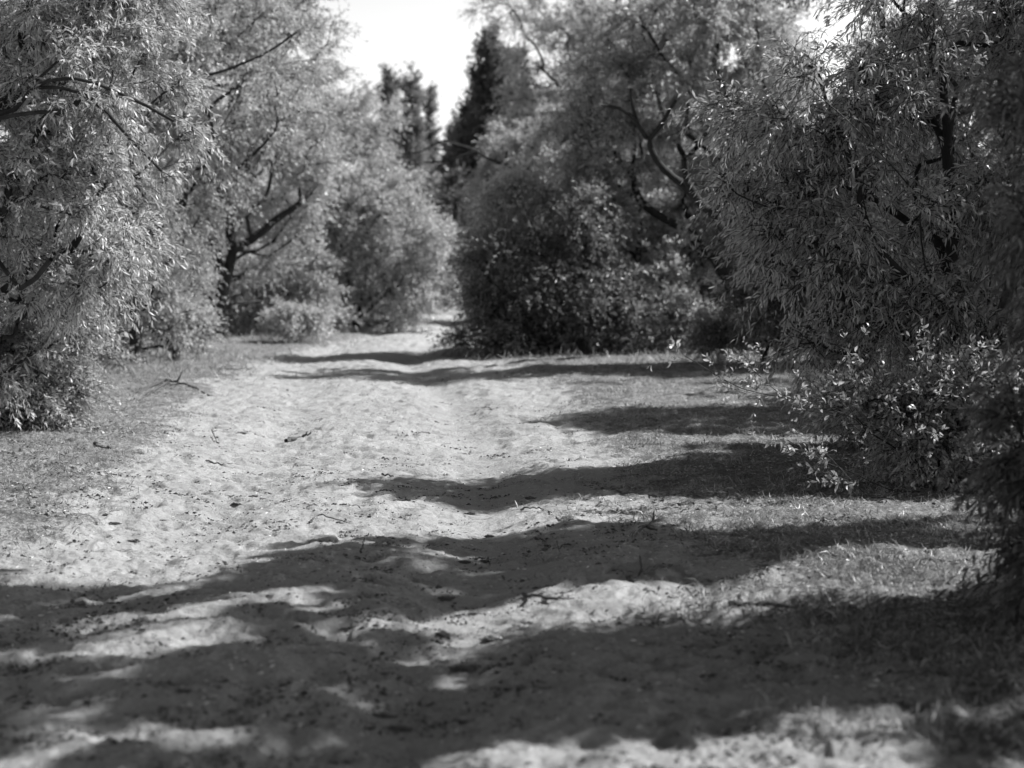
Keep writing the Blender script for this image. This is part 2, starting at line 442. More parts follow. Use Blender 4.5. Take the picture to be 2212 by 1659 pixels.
    for i in order:
        if acc[i] == 0: acc[i] = tip_r ** 2.3
        rad[i] = acc[i] ** (1 / 2.3)
        if par[i] >= 0: acc[par[i]] += acc[i]
    rad *= fatter
    if root_r:
        rad = tip_r + (rad - rad.min()) * (root_r - tip_r) / max(rad[0] - rad.min(), 1e-6)
    if limb_r:
        sl_ = plen[:len(seeds)]; rad[:len(seeds)] = np.maximum(rad[:len(seeds)], limb_r * (1 - sl_ / (sl_.max() * 1.05)) ** .8 + .012)
    root = tag(empty(name, (base[0], base[1], bz)), label, cat, group)
    off = np.array([base[0], base[1], bz])
    tb = Tubes()
    stack = [(0, None)]
    while stack:
        s0, pr = stack.pop()
        ch = [s0] if pr is None else [pr, s0]
        cur = s0
        while kids[cur]:
            ks = sorted(kids[cur], key=lambda q: -rad[q])
            for q in ks[1:]: stack.append((q, cur))
            cur = ks[0]; ch.append(cur)
        if len(ch) < 2: continue
        pp = P[ch]; rr = rad[ch].copy()
        if pr is not None: rr[0] = min(rr[0], rr[1] * 1.25)
        # bend every chain a little between the nodes
        t = np.linspace(0, len(ch) - 1, 2 * len(ch) - 1); ii = np.arange(len(ch))
        q = np.stack([np.interp(t, ii, pp[:, a]) for a in range(3)], 1); r2 = np.interp(t, ii, rr)
        seg = np.linalg.norm(pp[1:] - pp[:-1], axis=1)
        q[1::2] += rng.normal(size=(len(q[1::2]), 3)) * (.045 * seg)[:, None]
        if len(q) > 3: q[1:-1] = q[1:-1] * .6 + (q[:-2] + q[2:]) * .2
        r2 = r2 * (1 + .08 * rng.normal(size=len(r2)))
        if pr is None: r2[0] *= 1.5; r2[1] *= 1.15
        big = r2.max()
        tb.sweep(q - off, r2, 9 if big > .05 else 5 if big > .015 else 3)
    # twigs and leaves on every thin node
    thin = np.where(rad < max(.02, tip_r * 3.2))[0]; thin = thin[P[thin][:, 2] > bz + .15]
    tp = P[thin]; pd = unit(P[thin] - P[np.maximum(par[thin], 0)])
    k = rng.integers(max(1, twigs - 3), twigs + 4, len(tp)); A = np.repeat(tp, k, 0); PD = np.repeat(pd, k, 0)
    # each clump has a place to lean towards: away from its nearest lobe's middle
    dist = (np.abs(tp[:, None] - C[None]) / Rd[None]) ** 2; nl = dist.sum(2).argmin(1)
    outw = unit((tp - C[nl]) / Rd[nl]); OW = np.repeat(outw, k, 0)
    Dt = unit(PD * .5 + OW * .55 + rng.normal(size=A.shape) * .62 * spread + np.array([0, 0, up]))
    TL = twig_len * (.45 + .9 * rng.random(len(A)))
    A = A + rng.normal(size=A.shape) * .03
    E = A + Dt * TL[:, None] + np.array([0, 0, -1]) * (TL * tdown)[:, None] * TL[:, None] / max(twig_len, .01)
    bend = -np.array([0, 0, -1]) * (TL * tdown * .28)[:, None]
    if show_twigs: tb.sticks(A - off, E - off, twig_r, bend)
    tb.build('trunk', bark, root)
    nl_ = np.maximum(2, (per * TL / twig_len * (.75 + .5 * rng.random(len(A)))).astype(int))
    AA = np.repeat(A, nl_, 0); EE = np.repeat(E, nl_, 0); BB = np.repeat(bend, nl_, 0)
    t = .12 + .9 * rng.random(len(AA)); t = np.minimum(t, 1.0)[:, None]
    Bp = AA * (1 - t) + EE * t + BB * (1 - (2 * t - 1) ** 2)
    T = unit(EE - AA); side = unit(np.cross(T, rng.normal(size=T.shape)))
    LD = unit(T * (.35 + .6 * t) + side * .8 + np.array([0, 0, -1]) * droop + rng.normal(size=T.shape) * .15)
    LL = leaf_len * (.55 + .8 * rng.random(len(Bp))) * (1.05 - .35 * t[:, 0])
    V, Fc = leaves_mesh(rng, Bp - off, LD, LL, leaf_w, droop * .35, kind)
    mesh_np('crown', V, Fc, leaf, root)
    return root

def lobe(px, py, rx, ry, d, depth=None):
    s = scale_at(d); return (at(px, py, d), np.array([rx * s, (depth if depth else rx * s * .9), ry * s]))
def lobes_px(L, d): return [lobe(*q[:4], d + (q[4] if len(q) > 4 else 0)) for q in L]
def base_px(px, d): return (at(px, 700, d)[0], d)

TREES = []
def T(*a, **k): TREES.append((a, k))

# --- left side
d = 15.5
T('willow_tree', 'large silvery willow rising out of the frame at the left edge', 'tree', base_px(-130, d),
  lobes_px([(40, 620, 150, 150), (120, 430, 230, 190), (170, 160, 250, 190), (-60, 250, 300, 250), (60, -40, 380, 160), (10, 760, 100, 90)], d), 11,
  n=900, clump=4, leaf=M_SILVER, leaf_len=.085, leaf_w=.19, twigs=7, per=17, twig_len=.36, droop=.4, kind='fold', tdown=.3,
  limbs=[[at(-130, 800, d), at(-90, 500, d), at(-40, 300, d), at(-20, 0, d)], [(*at(-90, 500, d), 1), at(-60, 270, d - .8), at(0, 252, d - 1.3), at(135, 240, d - 1.5)], [(*at(-40, 300, d), 1), at(60, 190, d - 1.2), at(160, 165, d - 1.5), at(250, 198, d - 1.6), at(375, 262, d - 1.6)], [(*at(60, 190, d - 1.2), 1), at(190, 195, d - 1.5), at(280, 300, d - 1.6), at(350, 370, d - 1.6)], [(*at(-90, 500, d), 1), at(40, 640, d - .8), at(110, 560, d - 1.2)]], limb_r=.02, clear=6, root_r=.12, group='trees along the left side of the track')
T('shrub', 'low dense leafy shrub touching the ground at the far left edge', 'shrub', base_px(40, 16.2),
  lobes_px([(30, 850, 125, 80), (100, 790, 80, 70), (-60, 780, 110, 120), (60, 900, 100, 35), (120, 720, 70, 60)], 16.2), 12,
  n=420, leaf=M_OLIVE, leaf_len=.06, leaf_w=.3, twigs=8, per=14, twig_len=.34, droop=.15, up=.3, kind='fold', tdown=.2)
d = 28
T('olive_tree', 'silvery tree with a dark leaning trunk behind the left edge shrub', 'tree', base_px(290, d),
  lobes_px([(290, 560, 160, 110), (330, 380, 190, 130), (480, 190, 190, 140), (200, 130, 220, 170), (600, 60, 90, 80), (420, 40, 200, 110), (365, 690, 55, 65, -.5), (170, 680, 90, 75, .5), (300, 640, 90, 60, 1), (600, 180, 70, 60), (425, 470, 50, 50)], d), 13,
  n=800, leaf=M_SILVER, leaf_len=.085, leaf_w=.28, twigs=7, per=14, twig_len=.5, droop=.3, tdown=.3,
  limbs=[[at(292, 700, d), at(275, 600, d), at(240, 520, d), at(200, 300, d)], [(*at(275, 600, d), 1), at(330, 500, d - .3), at(275, 300, d - 1.5), at(350, 210, d - 1.9), at(420, 165, d - 2), at(560, 125, d - 2), at(640, 70, d - 2)]], limb_r=.04, clear=7, root_r=.10, group='trees along the left side of the track')
T('shrub', 'leafy suckers round the foot of the leaning silvery tree', 'shrub', base_px(380, 29),
  lobes_px([(375, 715, 75, 50), (395, 690, 45, 50), (230, 725, 70, 35, .5), (320, 660, 90, 60, 1), (160, 700, 80, 55, 1), (400, 630, 40, 50, .5)], 29), 24,
  n=420, clump=4, leaf=M_OLIVE, leaf_len=.075, leaf_w=.34, twigs=6, per=12, twig_len=.42, up=.4, spread=1.2)
T('sapling', 'tiny leafy sapling at the foot of the leaning silvery tree', 'sapling', base_px(262, 24.5),
  lobes_px([(262, 770, 26, 30)], 24.5), 14, n=14, leaf=M_SILVER, leaf_len=.07, twigs=5, per=8, twig_len=.25, up=.6, gap=.5)
d = 39
T('olive_tree', 'silvery tree with a twisted dark trunk left of the sunken track', 'tree', base_px(478, d),
  lobes_px([(540, 500, 110, 70), (590, 400, 130, 90), (540, 270, 150, 110), (640, 270, 110, 80), (430, 400, 110, 100), (410, 560, 45, 60), (415, 650, 40, 60, 1.5), (560, 640, 45, 60, 1.5), (530, 580, 60, 50, .8), (640, 470, 70, 60)], d), 15,
  n=620, leaf=M_SILVER, leaf_len=.1, leaf_w=.32, twigs=7, per=12, twig_len=.55, droop=.2,
  limbs=[[at(474, 660, d), at(486, 600, d), at(505, 540, d), at(480, 420, d + .5)], [(*at(505, 540, d), 1), at(545, 520, d - .3), at(600, 470, d - .3)], [(*at(486, 600, d), 1), at(470, 560, d - .4), at(455, 500, d)], [(*at(480, 420, d), 1), at(590, 265, d - 2.6), at(655, 236, d - 2.8)]], limb_r=.125, clear=24, root_r=.15, group='trees along the left side of the track')
T('shrub', 'round pale shrub between the twisted trunk and the dark hollow bush', 'shrub', base_px(590, 41),
  lobes_px([(590, 650, 95, 70), (520, 650, 60, 60), (660, 610, 70, 70), (560, 580, 60, 50), (690, 680, 50, 40)], 41.5), 16, n=420, leaf=M_SILVER, leaf_len=.1, leaf_w=.35, twigs=7, per=11, twig_len=.45, up=.3)
T('shrub', 'small low shrub standing alone on the sand before the pale shrub', 'shrub', base_px(635, 36.5),
  lobes_px([(640, 695, 70, 38)], 36.5), 17, n=70, leaf=M_OLIVE, leaf_len=.09, leaf_w=.35, twigs=8, per=11, twig_len=.4, up=.3)
d = 43.5
T('bushy_tree', 'wide round bushy tree with a dark hollow under its crown', 'tree', base_px(770, d),
  lobes_px([(740, 500, 130, 85), (840, 520, 120, 100), (690, 560, 90, 60), (900, 600, 80, 80), (800, 430, 110, 60), (860, 640, 70, 60), (810, 670, 70, 45), (740, 650, 70, 60, 1.5), (950, 560, 50, 80), (830, 690, 90, 35, 1), (700, 690, 50, 30, 1.5), (780, 600, 120, 60, 2.5)], d), 18,
  n=850, leaf=M_SILVER, leaf_len=.11, leaf_w=.36, twigs=7, per=12, twig_len=.55, droop=.15, up=.3,
  limbs=[[at(770, 690, d), at(720, 620, d), at(680, 560, d)], [(*at(770, 690, d), 1), at(790, 620, d), at(800, 540, d)], [(*at(770, 690, d), 1), at(840, 630, d), at(880, 580, d)]], root_r=.09, group='trees along the left side of the track')
T('bushy_tree', 'pale bushy tree at the left of the track where it vanishes', 'tree', base_px(905, 62),
  lobes_px([(900, 530, 80, 90), (950, 580, 50, 70), (870, 620, 60, 60), (940, 650, 35, 40)], 62), 19,
  n=330, leaf=M_SILVER, leaf_len=.13, leaf_w=.4, twigs=7, per=11, twig_len=.7, droop=.1, up=.3, group='trees along the left side of the track')
d = 52
T('olive_tree', 'tall pale feathery tree behind the wide hollow bush', 'tree', base_px(700, d),
  lobes_px([(660, 330, 130, 100), (760, 370, 110, 90), (700, 230, 110, 75), (850, 420, 60, 60), (790, 270, 60, 70), (560, 400, 120, 120), (560, 560, 120, 90), (880, 480, 60, 60), (820, 350, 50, 60)], d), 20,
  n=800, leaf=M_SILVER, leaf_len=.12, leaf_w=.36, twigs=7, per=12, twig_len=.65, droop=.15, group='trees along the left side of the track')
d = 36
T('olive_tree', 'tall tree whose thin leafy sprays reach into the sky at upper left', 'tree', base_px(395, d + 4),
  lobes_px([(590, 90, 130, 90), (680, 40, 80, 80), (720, 95, 45, 35), (560, -60, 200, 100), (500, 130, 120, 100)], d), 21,
  n=330, leaf=M_SILVER, leaf_len=.1, leaf_w=.3, twigs=6, per=11, twig_len=.6, droop=.15, root_r=.13, group='trees along the left side of the track')
T('olive_tree', 'shaded tree filling the gap behind the left edge willow', 'tree', base_px(110, 44),
  lobes_px([(60, 520, 200, 130), (200, 600, 160, 100), (120, 330, 230, 140), (330, 620, 150, 90), (60, 660, 150, 60), (480, 600, 100, 80), (360, 480, 140, 100), (500, 670, 90, 40), (250, 680, 120, 40)], 44), 22,
  n=750, leaf=M_OLIVE, leaf_len=.15, leaf_w=.4, twigs=7, per=11, twig_len=.8, droop=.15, group='trees along the left side of the track')

# --- right side
T('tall_tree', 'tall pale tree filling the sky behind the forked limb', 'tree', base_px(1520, 56),
  [lobe(*q, 56) for q in [(1420, 120, 110, 90), (1560, 60, 120, 90), (1640, 200, 90, 100), (1500, 260, 130, 90), (1370, 260, 90, 80), (1660, 60, 50, 60), (1600, 400, 110, 110), (1400, 400, 110, 90), (1690, 30, 60, 60), (1700, 130, 60, 60)]], 30,
  n=800, leaf=M_OLIVE, leaf_len=.12, leaf_w=.4, twigs=7, per=12, twig_len=.55, droop=.15, root_r=.15, thin_noise=.7, group='trees along the right side of the track')
RG = 'trees along the right side of the track'
hi = lambda P: in_view(P) | shade_ok(P)
d = 30.5
T('bushy_tree', 'dark shaded bushy tree leaning over the right bank of the track', 'tree', base_px(1205, d),
  lobes_px([(1070, 560, 55, 45), (1050, 660, 45, 35), (1120, 500, 55, 40), (1210, 540, 80, 50), (1170, 620, 70, 45), (1280, 610, 80, 50), (1030, 735, 40, 28), (1120, 740, 60, 24, -.2), (1230, 740, 90, 26, .6), (1320, 680, 80, 50), (1340, 735, 90, 28, .5), (1270, 470, 60, 50), (1200, 680, 130, 60, 1.2), (1110, 640, 60, 50, 1.2), (1030, 600, 30, 30)], d), 31,
  n=1100, leaf=M_MID, leaf_len=.085, leaf_w=.34, twigs=6, per=12, twig_len=.6, droop=.15, up=.3, spread=1.3, clump=5,
  limbs=[[at(1190, 730, d), at(1130, 690, d - .2), at(1085, 640, d - .2)], [(*at(1190, 730, d), 1), at(1200, 650, d), at(1190, 560, d)], [(*at(1200, 650, d), 1), at(1270, 560, d), at(1300, 480, d)]], limb_r=.10, clear=20, root_r=.1, group=RG)
d = 31.5
T('olive_tree', 'tree with a dark forked limb rising over the right bank', 'tree', base_px(1615, d),
  lobes_px([(1330, 330, 110, 80), (1440, 200, 130, 100), (1600, 130, 130, 110), (1250, 290, 80, 70), (1420, 420, 130, 80), (1560, 300, 120, 90), (1700, 330, 110, 120), (1640, 500, 110, 100), (1310, 190, 90, 80), (1520, 30, 160, 70), (1480, 540, 110, 70), (1370, 90, 80, 60), (1690, 200, 60, 70), (1530, 420, 90, 60, 1)], d + 1.3), 32,
  n=1300, leaf=M_OLIVE, leaf_len=.095, leaf_w=.36, twigs=7, per=13, twig_len=.45, droop=.2, shell=.3, keep=hi,
  limbs=[[at(1600, 640, d), at(1570, 540, d - .9), at(1540, 462, d - 1.8), at(1500, 425, d - 2.5), at(1455, 385, d - 3), at(1415, 345, d - 3.3), at(1398, 300, d - 3.4), at(1372, 255, d - 3.5), at(1362, 190, d - 3.5)],
         [(*at(1540, 462, d - 1.8), 1), at(1565, 410, d - 2.4), at(1600, 365, d - 2.6), at(1690, 300, d - 2)],
         [(*at(1500, 425, d - 2.5), 1), at(1480, 390, d - 3), at(1478, 345, d - 3.2)],
         [(*at(1372, 255, d - 3.5), 1), at(1340, 232, d - 3.6), at(1300, 228, d - 3.7)],
         [(*at(1398, 300, d - 3.4), 1), at(1430, 270, d - 3.6), at(1460, 215, d - 3.6)]], limb_r=.14, clear=32, root_r=.16, group=RG)
T('bushy_tree', 'dark tree with a straight trunk left of the pale bare shrub', 'tree', base_px(1400, 34),
  lobes_px([(1350, 560, 100, 70), (1400, 660, 100, 60), (1310, 440, 90, 60), (1500, 620, 80, 70), (1420, 500, 90, 60), (1560, 560, 70, 60), (1450, 715, 110, 40)], 34.4), 33,
  n=700, leaf=M_MID, leaf_len=.09, leaf_w=.36, twigs=7, per=12, twig_len=.45, droop=.15,
  limbs=[[at(1395, 660, 33), at(1378, 560, 32.6), at(1385, 480, 32.6)], [(*at(1378, 560, 32.6), 1), at(1320, 505, 32.6), at(1290, 490, 32.6)]], limb_r=.13, clear=24, root_r=.12, group=RG)
T('pale_shrub', 'sunlit shrub with bare pale stems below the forked tree', 'shrub', base_px(1500, 30),
  lobes_px([(1450, 600, 45, 55), (1490, 680, 80, 45), (1400, 660, 40, 35), (1550, 690, 50, 45)], 31), 34,
  n=80, leaf=M_OLIVE, bark=M_PALE, leaf_len=.085, leaf_w=.3, twigs=5, per=10, twig_len=.35, up=.5,
  limbs=[[at(1485, 690, 31), at(1465, 610, 31), at(1430, 560, 31), at(1405, 540, 31)], [at(1510, 700, 31), at(1478, 640, 30.9), at(1440, 590, 30.7), at(1400, 585, 30.6)], [(*at(1465, 610, 31), 1), at(1450, 560, 31), at(1447, 535, 31)], [at(1450, 700, 31), at(1390, 660, 31)], [at(1530, 720, 31), at(1590, 680, 31)]], root_r=.03, tip_r=.007)
T('shrub', 'low ragged scrub on the bank left of the drooping willow', 'shrub', base_px(1640, 27),
  lobes_px([(1600, 715, 70, 35), (1690, 700, 60, 50), (1540, 730, 50, 25), (1740, 735, 60, 30)], 27.2), 26,
  n=170, clump=4, leaf=M_MID, leaf_len=.08, leaf_w=.3, twigs=6, per=10, twig_len=.45, up=.6, spread=1.2)
T('shrub', 'dark tangled scrub at the foot of the drooping willow', 'shrub', base_px(2000, 14.5),
  lobes_px([(1920, 900, 110, 60), (2060, 880, 120, 90), (1840, 850, 60, 40), (2160, 960, 100, 80)], 14.5), 25,
  n=260, clump=4, leaf=M_WILLOW, leaf_len=.065, leaf_w=.28, twigs=6, per=9, twig_len=.35, up=.4, spread=1.2, kind='fold', twig_r=.0025, tip_r=.004, thin_noise=.4)
T('bushy_tree', 'dark spreading bush closing the bank right of the thick trunk', 'tree', base_px(1790, 26),
  lobes_px([(1700, 600, 80, 60), (1800, 560, 100, 80), (1660, 520, 70, 60), (1740, 680, 60, 40), (1880, 640, 90, 60), (1960, 700, 90, 60), (1640, 650, 50, 50), (1830, 730, 60, 30, 1)], 26.4), 27,
  n=650, clump=5, leaf=M_MID, leaf_len=.085, leaf_w=.34, twigs=6, per=12, twig_len=.45, spread=1.2, root_r=.1, group=RG, keep=hi)
T('bushy_tree', 'dark low tree with a thick trunk behind the pale bare shrub', 'tree', base_px(1680, 34),
  lobes_px([(1640, 640, 70, 60), (1610, 560, 80, 60), (1700, 560, 90, 70), (1590, 700, 60, 40)], 34.8), 38,
  n=330, leaf=M_MID, leaf_len=.09, leaf_w=.36, twigs=7, per=12, twig_len=.45, root_r=.17, group=RG)
d = 64
T('tall_tree', 'tall light tree standing right of the broad dark poplar', 'tree', base_px(1260, d),
  lobes_px([(1180, 80, 70, 60), (1240, 30, 100, 60), (1190, 180, 65, 60), (1080, 20, 55, 32), (1170, 260, 80, 60), (1260, 170, 75, 90), (1310, 90, 70, 80), (1140, 130, 40, 40), (1045, 55, 25, 14), (1140, 240, 70, 60), (1135, 180, 40, 50), (1230, 280, 90, 60)], d), 35,
  n=620, leaf=M_OLIVE, leaf_len=.12, leaf_w=.38, twigs=6, per=12, twig_len=.6, droop=.15, root_r=.15, spread=1.1, thin_noise=.8, group=RG)
T('olive_tree', 'grey thicket tree rising between the dark bushy tree and the forked limb', 'tree', base_px(1250, 32.5),
  lobes_px([(1150, 470, 80, 50), (1240, 450, 80, 45), (1200, 530, 90, 50), (1090, 520, 45, 50), (1270, 500, 90, 50), (1060, 570, 45, 50), (1100, 430, 50, 40)], 32.5), 28,
  n=650, clump=5, leaf=M_OLIVE, leaf_len=.09, leaf_w=.36, twigs=7, per=12, twig_len=.55, droop=.15, up=.3, spread=1.2, group=RG, root_r=.11)
T('olive_tree', 'rounded pale tree behind the dark bushy tree on the right', 'tree', base_px(1190, 52),
  lobes_px([(1130, 330, 95, 75), (1080, 420, 70, 65), (1220, 400, 110, 80), (1060, 490, 50, 55), (1170, 540, 110, 70), (1040, 560, 30, 50), (1210, 280, 70, 60)], 52), 36,
  n=620, leaf=M_SILVER, leaf_len=.11, leaf_w=.36, twigs=7, per=12, twig_len=.5, droop=.15, group=RG,
  limbs=[[at(1170, 500, 52), at(1110, 360, 51.6), at(1030, 326, 51.3), at(940, 322, 51)], [(*at(1030, 326, 51.3), 1), at(960, 300, 51), at(905, 330, 51)], [(*at(1030, 326, 51.3), 1), at(980, 345, 51), at(915, 350, 51)]], limb_r=.1, root_r=.14)
T('olive_tree', 'shaded tree filling the gap behind the right hand willow', 'tree', base_px(1860, 27),
  lobes_px([(1800, 480, 140, 110), (1950, 400, 180, 180), (1720, 500, 80, 80), (2100, 500, 180, 180), (2000, 600, 160, 70), (1990, 150, 160, 130), (2180, 200, 160, 180), (1690, 400, 90, 80), (1880, 620, 90, 60), (2120, 660, 130, 60), (1800, 330, 110, 80)], 27) + [((5.6, 27.6, 7.4), (3.0, 1.7, 1.0)), ((8.0, 26.8, 7.6), (2.4, 1.8, 1.2))], 37,  # last lobes: unseen crown above the view, added to cast shade on the track
  n=1400, leaf=M_MID, leaf_len=.10, leaf_w=.34, twigs=7, per=12, twig_len=.5, droop=.2, group=RG, root_r=.14, keep=hi)
T('olive_tree', 'slender shaded tree between the right hand willow and the verge', 'tree', base_px(2180, 19),
  lobes_px([(2120, 620, 160, 120), (2200, 450, 200, 160), (2060, 400, 130, 130), (2260, 760, 160, 100), (2050, 740, 90, 60), (2150, 150, 200, 160), (2350, 0, 260, 200), (2450, 400, 240, 240)], 19), 39,
  n=620, leaf=M_WILLOW, leaf_len=.09, leaf_w=.3, twigs=7, per=14, twig_len=.45, droop=.4, group=RG, root_r=.13, keep=hi)
d = 13.2
T('willow_tree', 'large dark willow with long drooping leaves filling the right side', 'tree', base_px(2110, d),
  lobes_px([(1880, 500, 230, 170), (1780, 260, 190, 130), (2060, 220, 230, 200), (1720, 600, 100, 60), (2110, 640, 210, 220), (1930, 740, 190, 80), (2200, 350, 220, 300), (2000, 0, 130, 110), (1670, 400, 110, 80), (2130, 900, 140, 110), (1620, 250, 90, 30), (2230, 0, 150, 200)], d), 41,
  n=760, clump=4, leaf=M_WILLOW, leaf_len=.082, leaf_w=.2, twigs=6, per=13, twig_len=.4, droop=.5, up=-.05, kind='fold', tdown=.35, keep=hi, shell=.2, thin_noise=.25, spread=1.2, root_r=.10,
  limbs=[[at(2115, 900, d), at(2100, 700, d), at(2050, 450, d), at(2020, 100, d), at(2000, -100, d)], [(*at(2100, 700, d), 1), at(1950, 600, d - .4), at(1800, 560, d - .8)],
         [(*at(2050, 450, d), 1), at(1900, 330, d - .8), at(1750, 190, d - 1.2)], [(*at(2020, 100, d), 1), at(1900, 130, d - .8)], [at(2160, 800, d - .5), at(2220, 400, d - .5), at(2240, 100, d - .5)]], group=RG)
T('leafy_shrub', 'arching shrub reaching low leafy shoots across the right verge', 'shrub', base_px(2040, 11.6),
  lobes_px([(1990, 920, 150, 80), (2080, 1000, 120, 80), (1870, 870, 90, 40), (2120, 880, 120, 100), (1830, 960, 40, 30)], 11.6), 42,
  n=300, leaf=M_WILLOW, bark=M_BARK, leaf_len=.058, leaf_w=.32, twigs=5, per=10, twig_len=.26, droop=.2, up=.35, kind='fold', tdown=.1, tip_r=.0035, twig_r=.0022, root_r=.02, shell=.15, step=.17,
  limbs=[[at(1960, 1000, 11.5), at(1850, 905, 11.3), at(1720, 865, 11.1), at(1640, 850, 11), at(1560, 820, 11), at(1478, 768, 10.9)],
         [at(1990, 1060, 11.4), at(1900, 1050, 11.2), at(1780, 1000, 11), at(1700, 950, 10.9)], [at(2010, 1050, 11.4), at(1930, 900, 11.4), at(1860, 790, 11.4), at(1850, 740, 11.4)],
         [at(2060, 1030, 11.4), at(2060, 900, 11.4), at(2010, 760, 11.4)], [at(1980, 1060, 11.3), at(1880, 1080, 11.0), at(1790, 985, 10.9)], [(*at(1720, 865, 11.1), 1), at(1660, 830, 11), at(1625, 800, 11)]])
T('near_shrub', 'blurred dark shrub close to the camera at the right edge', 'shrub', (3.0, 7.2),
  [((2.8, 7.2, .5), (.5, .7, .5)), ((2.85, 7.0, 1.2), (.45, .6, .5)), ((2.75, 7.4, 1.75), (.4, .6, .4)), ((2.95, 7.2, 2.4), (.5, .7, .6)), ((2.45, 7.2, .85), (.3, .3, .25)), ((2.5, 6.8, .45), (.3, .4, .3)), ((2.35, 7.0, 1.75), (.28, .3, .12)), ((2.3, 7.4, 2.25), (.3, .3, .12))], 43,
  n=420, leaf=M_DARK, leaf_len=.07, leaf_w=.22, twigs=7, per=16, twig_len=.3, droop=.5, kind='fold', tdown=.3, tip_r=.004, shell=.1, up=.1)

# --- trees just right of the frame; they throw the shade on the near track
def off_frame(P): return ~in_view(P, 2.0) & shade_ok(P) & (P[:, 2] > 1.0)
for i, (b, lb, lab, nn) in enumerate([
    ((5.6, 10.0), [((4.3, 9.6, 5.3), (2.4, 2.4, 1.6)), ((6.3, 10.4, 5.8), (2.2, 2.0, 1.6)), ((5.4, 8.6, 7.0), (2.2, 2.2, 1.2))], 'tree standing out of view right of the near shrub', 1300),
    ((6.4, 7.4), [((5.0, 7.6, 4.6), (2.2, 1.8, 1.6)), ((6.6, 7.4, 6.4), (2.2, 2.0, 1.6)), ((3.6, 7.4, 4.4), (1.5, 1.5, 1.0))], 'tallest tree standing out of view beside the shaded sand', 1300),
    ((5.2, 4.6), [((4.6, 5.2, 3.2), (1.6, 1.5, 1.4)), ((4.6, 6.0, 4.8), (1.8, 1.7, 1.4)), ((3.2, 5.6, 3.4), (1.2, 1.3, 1.0))], 'tree standing out of view nearest the camera', 900),
    ((8.6, 16.5), [((7.4, 16.2, 4.6), (2.4, 2.8, 1.7)), ((9.6, 17.4, 5.4), (2.4, 2.6, 1.7)), ((8.0, 14.0, 5.2), (2.4, 2.0, 1.6))], 'tree standing out of view behind the right hand willow', 1000),
    ((10.6, 23.5), [((9.4, 22.6, 4.8), (2.6, 3.0, 2.0)), ((10.4, 25.6, 5.2), (2.8, 2.6, 2.0)), ((11.6, 20.6, 5.0), (2.6, 2.0, 1.8))], 'tree standing out of view farthest along the right side', 1000)]):
    T('willow_tree', lab, 'tree', b, lb, 50 + i, n=int(nn * 1.8), leaf=M_MID, leaf_len=.085, leaf_w=.45, twigs=7, per=13, twig_len=.18, droop=.3, keep=off_frame,
      group='trees just outside the frame on the right', shell=.1, tdown=.3, gap=.7, root_r=.13, clump=1,
      limbs=[[np.array([b[0] + .1, b[1], 1.5]), np.array([b[0] + .1, b[1] + .1, 3.0])]])
for a, k in TREES: make_tree(*a, **k)

# --- poplars far down the track
def poplar(px, top, wid, d, seed, label, leaf=M_DARK, bot=560, n=560):
    b = base_px(px, d); zt = at(px, top, d)[2]; s = scale_at(d); h = zt
    L = []; rng = np.random.default_rng(seed)
    for i in range(16):
        f = i / 15; z = h * (.12 + .8 * f); w = 1.3 * wid * s * (1.0 - .75 * f ** 1.6) * (.85 + .3 * rng.random())
        L.append(((b[0] + rng.normal() * w * .25, d + rng.normal() * w * .2, z), (w, w, h * .07)))
    make_tree('poplar_tree', label, 'tree', b, L, seed, n=n, leaf=leaf, leaf_len=.2, leaf_w=.6, twigs=7, per=10, twig_len=.75, droop=.05, up=.95, clump=2,
              spread=.55, tdown=0, limbs=[[np.array([b[0], d, h * .5]), np.array([b[0], d, h * .93])]], root_r=.3, tip_r=.02, show_twigs=False, gap=.6, bf=.1, group='tall poplars beyond the end of the track')
poplar(842, 140, 24, 118, 61, 'leftmost poplar of the row in the sky gap', M_MID)
poplar(889, 118, 20, 112, 62, 'tallest spire of the poplars left of the sky gap', M_MID)
poplar(927, 172, 16, 124, 63, 'slim poplar right beside the sky gap', M_MID)
poplar(985, 235, 22, 120, 64, 'small poplar at the right foot of the sky gap', M_MID)
poplar(1066, 72, 56, 84, 65, 'broad dark poplar towering right of the sky gap', n=1500)
poplar(1115, 90, 40, 86, 59, 'dark poplar half hidden by the tall light tree', n=700)
poplar(1012, 205, 34, 88, 66, 'shorter dark poplar leaning against the broad one')
poplar(1268, -40, 48, 90, 67, 'dark poplar showing above the tall light tree')
poplar(1328, -20, 40, 88, 68, 'dark poplar showing above the forked tree')
poplar(975, 380, 42, 76, 69, 'low dark poplar bush under the bare twigs')
# the far wood behind everything
rng = np.random.default_rng(5)
T2 = []
for i, (px, top, d) in enumerate([(150, 330, 75), (420, 350, 80), (640, 380, 85), (800, 430, 95), (1130, 430, 80), (1350, 330, 75), (1560, 300, 72), (1780, 420, 70), (2000, 300, 70)]):
    side = ['behind the left edge willow', 'behind the leaning silvery tree', 'behind the twisted trunk', 'behind the wide hollow bush', 'behind the rounded pale tree', 'behind the straight dark trunk', 'behind the forked limb', 'seen through the gap under the willow', 'behind the drooping willow'][i]
    zt = at(px, top, d)[2]; b = base_px(px, d); w = 5.5
    make_tree('woodland_tree', 'distant woodland tree ' + side, 'tree', b,
              [((b[0] - w * .4, d, zt * .35), (w * .7, w * .5, zt * .3)), ((b[0] + w * .4, d, zt * .4), (w * .7, w * .5, zt * .32)), ((b[0], d, zt * .7), (w * .7, w * .5, zt * .3))], 70 + i,
              n=230, leaf=M_OLIVE, leaf_len=.26, leaf_w=.5, twigs=7, per=10, twig_len=1.0, show_twigs=False, tip_r=.015, up=.3, group='distant woodland trees closing the view')

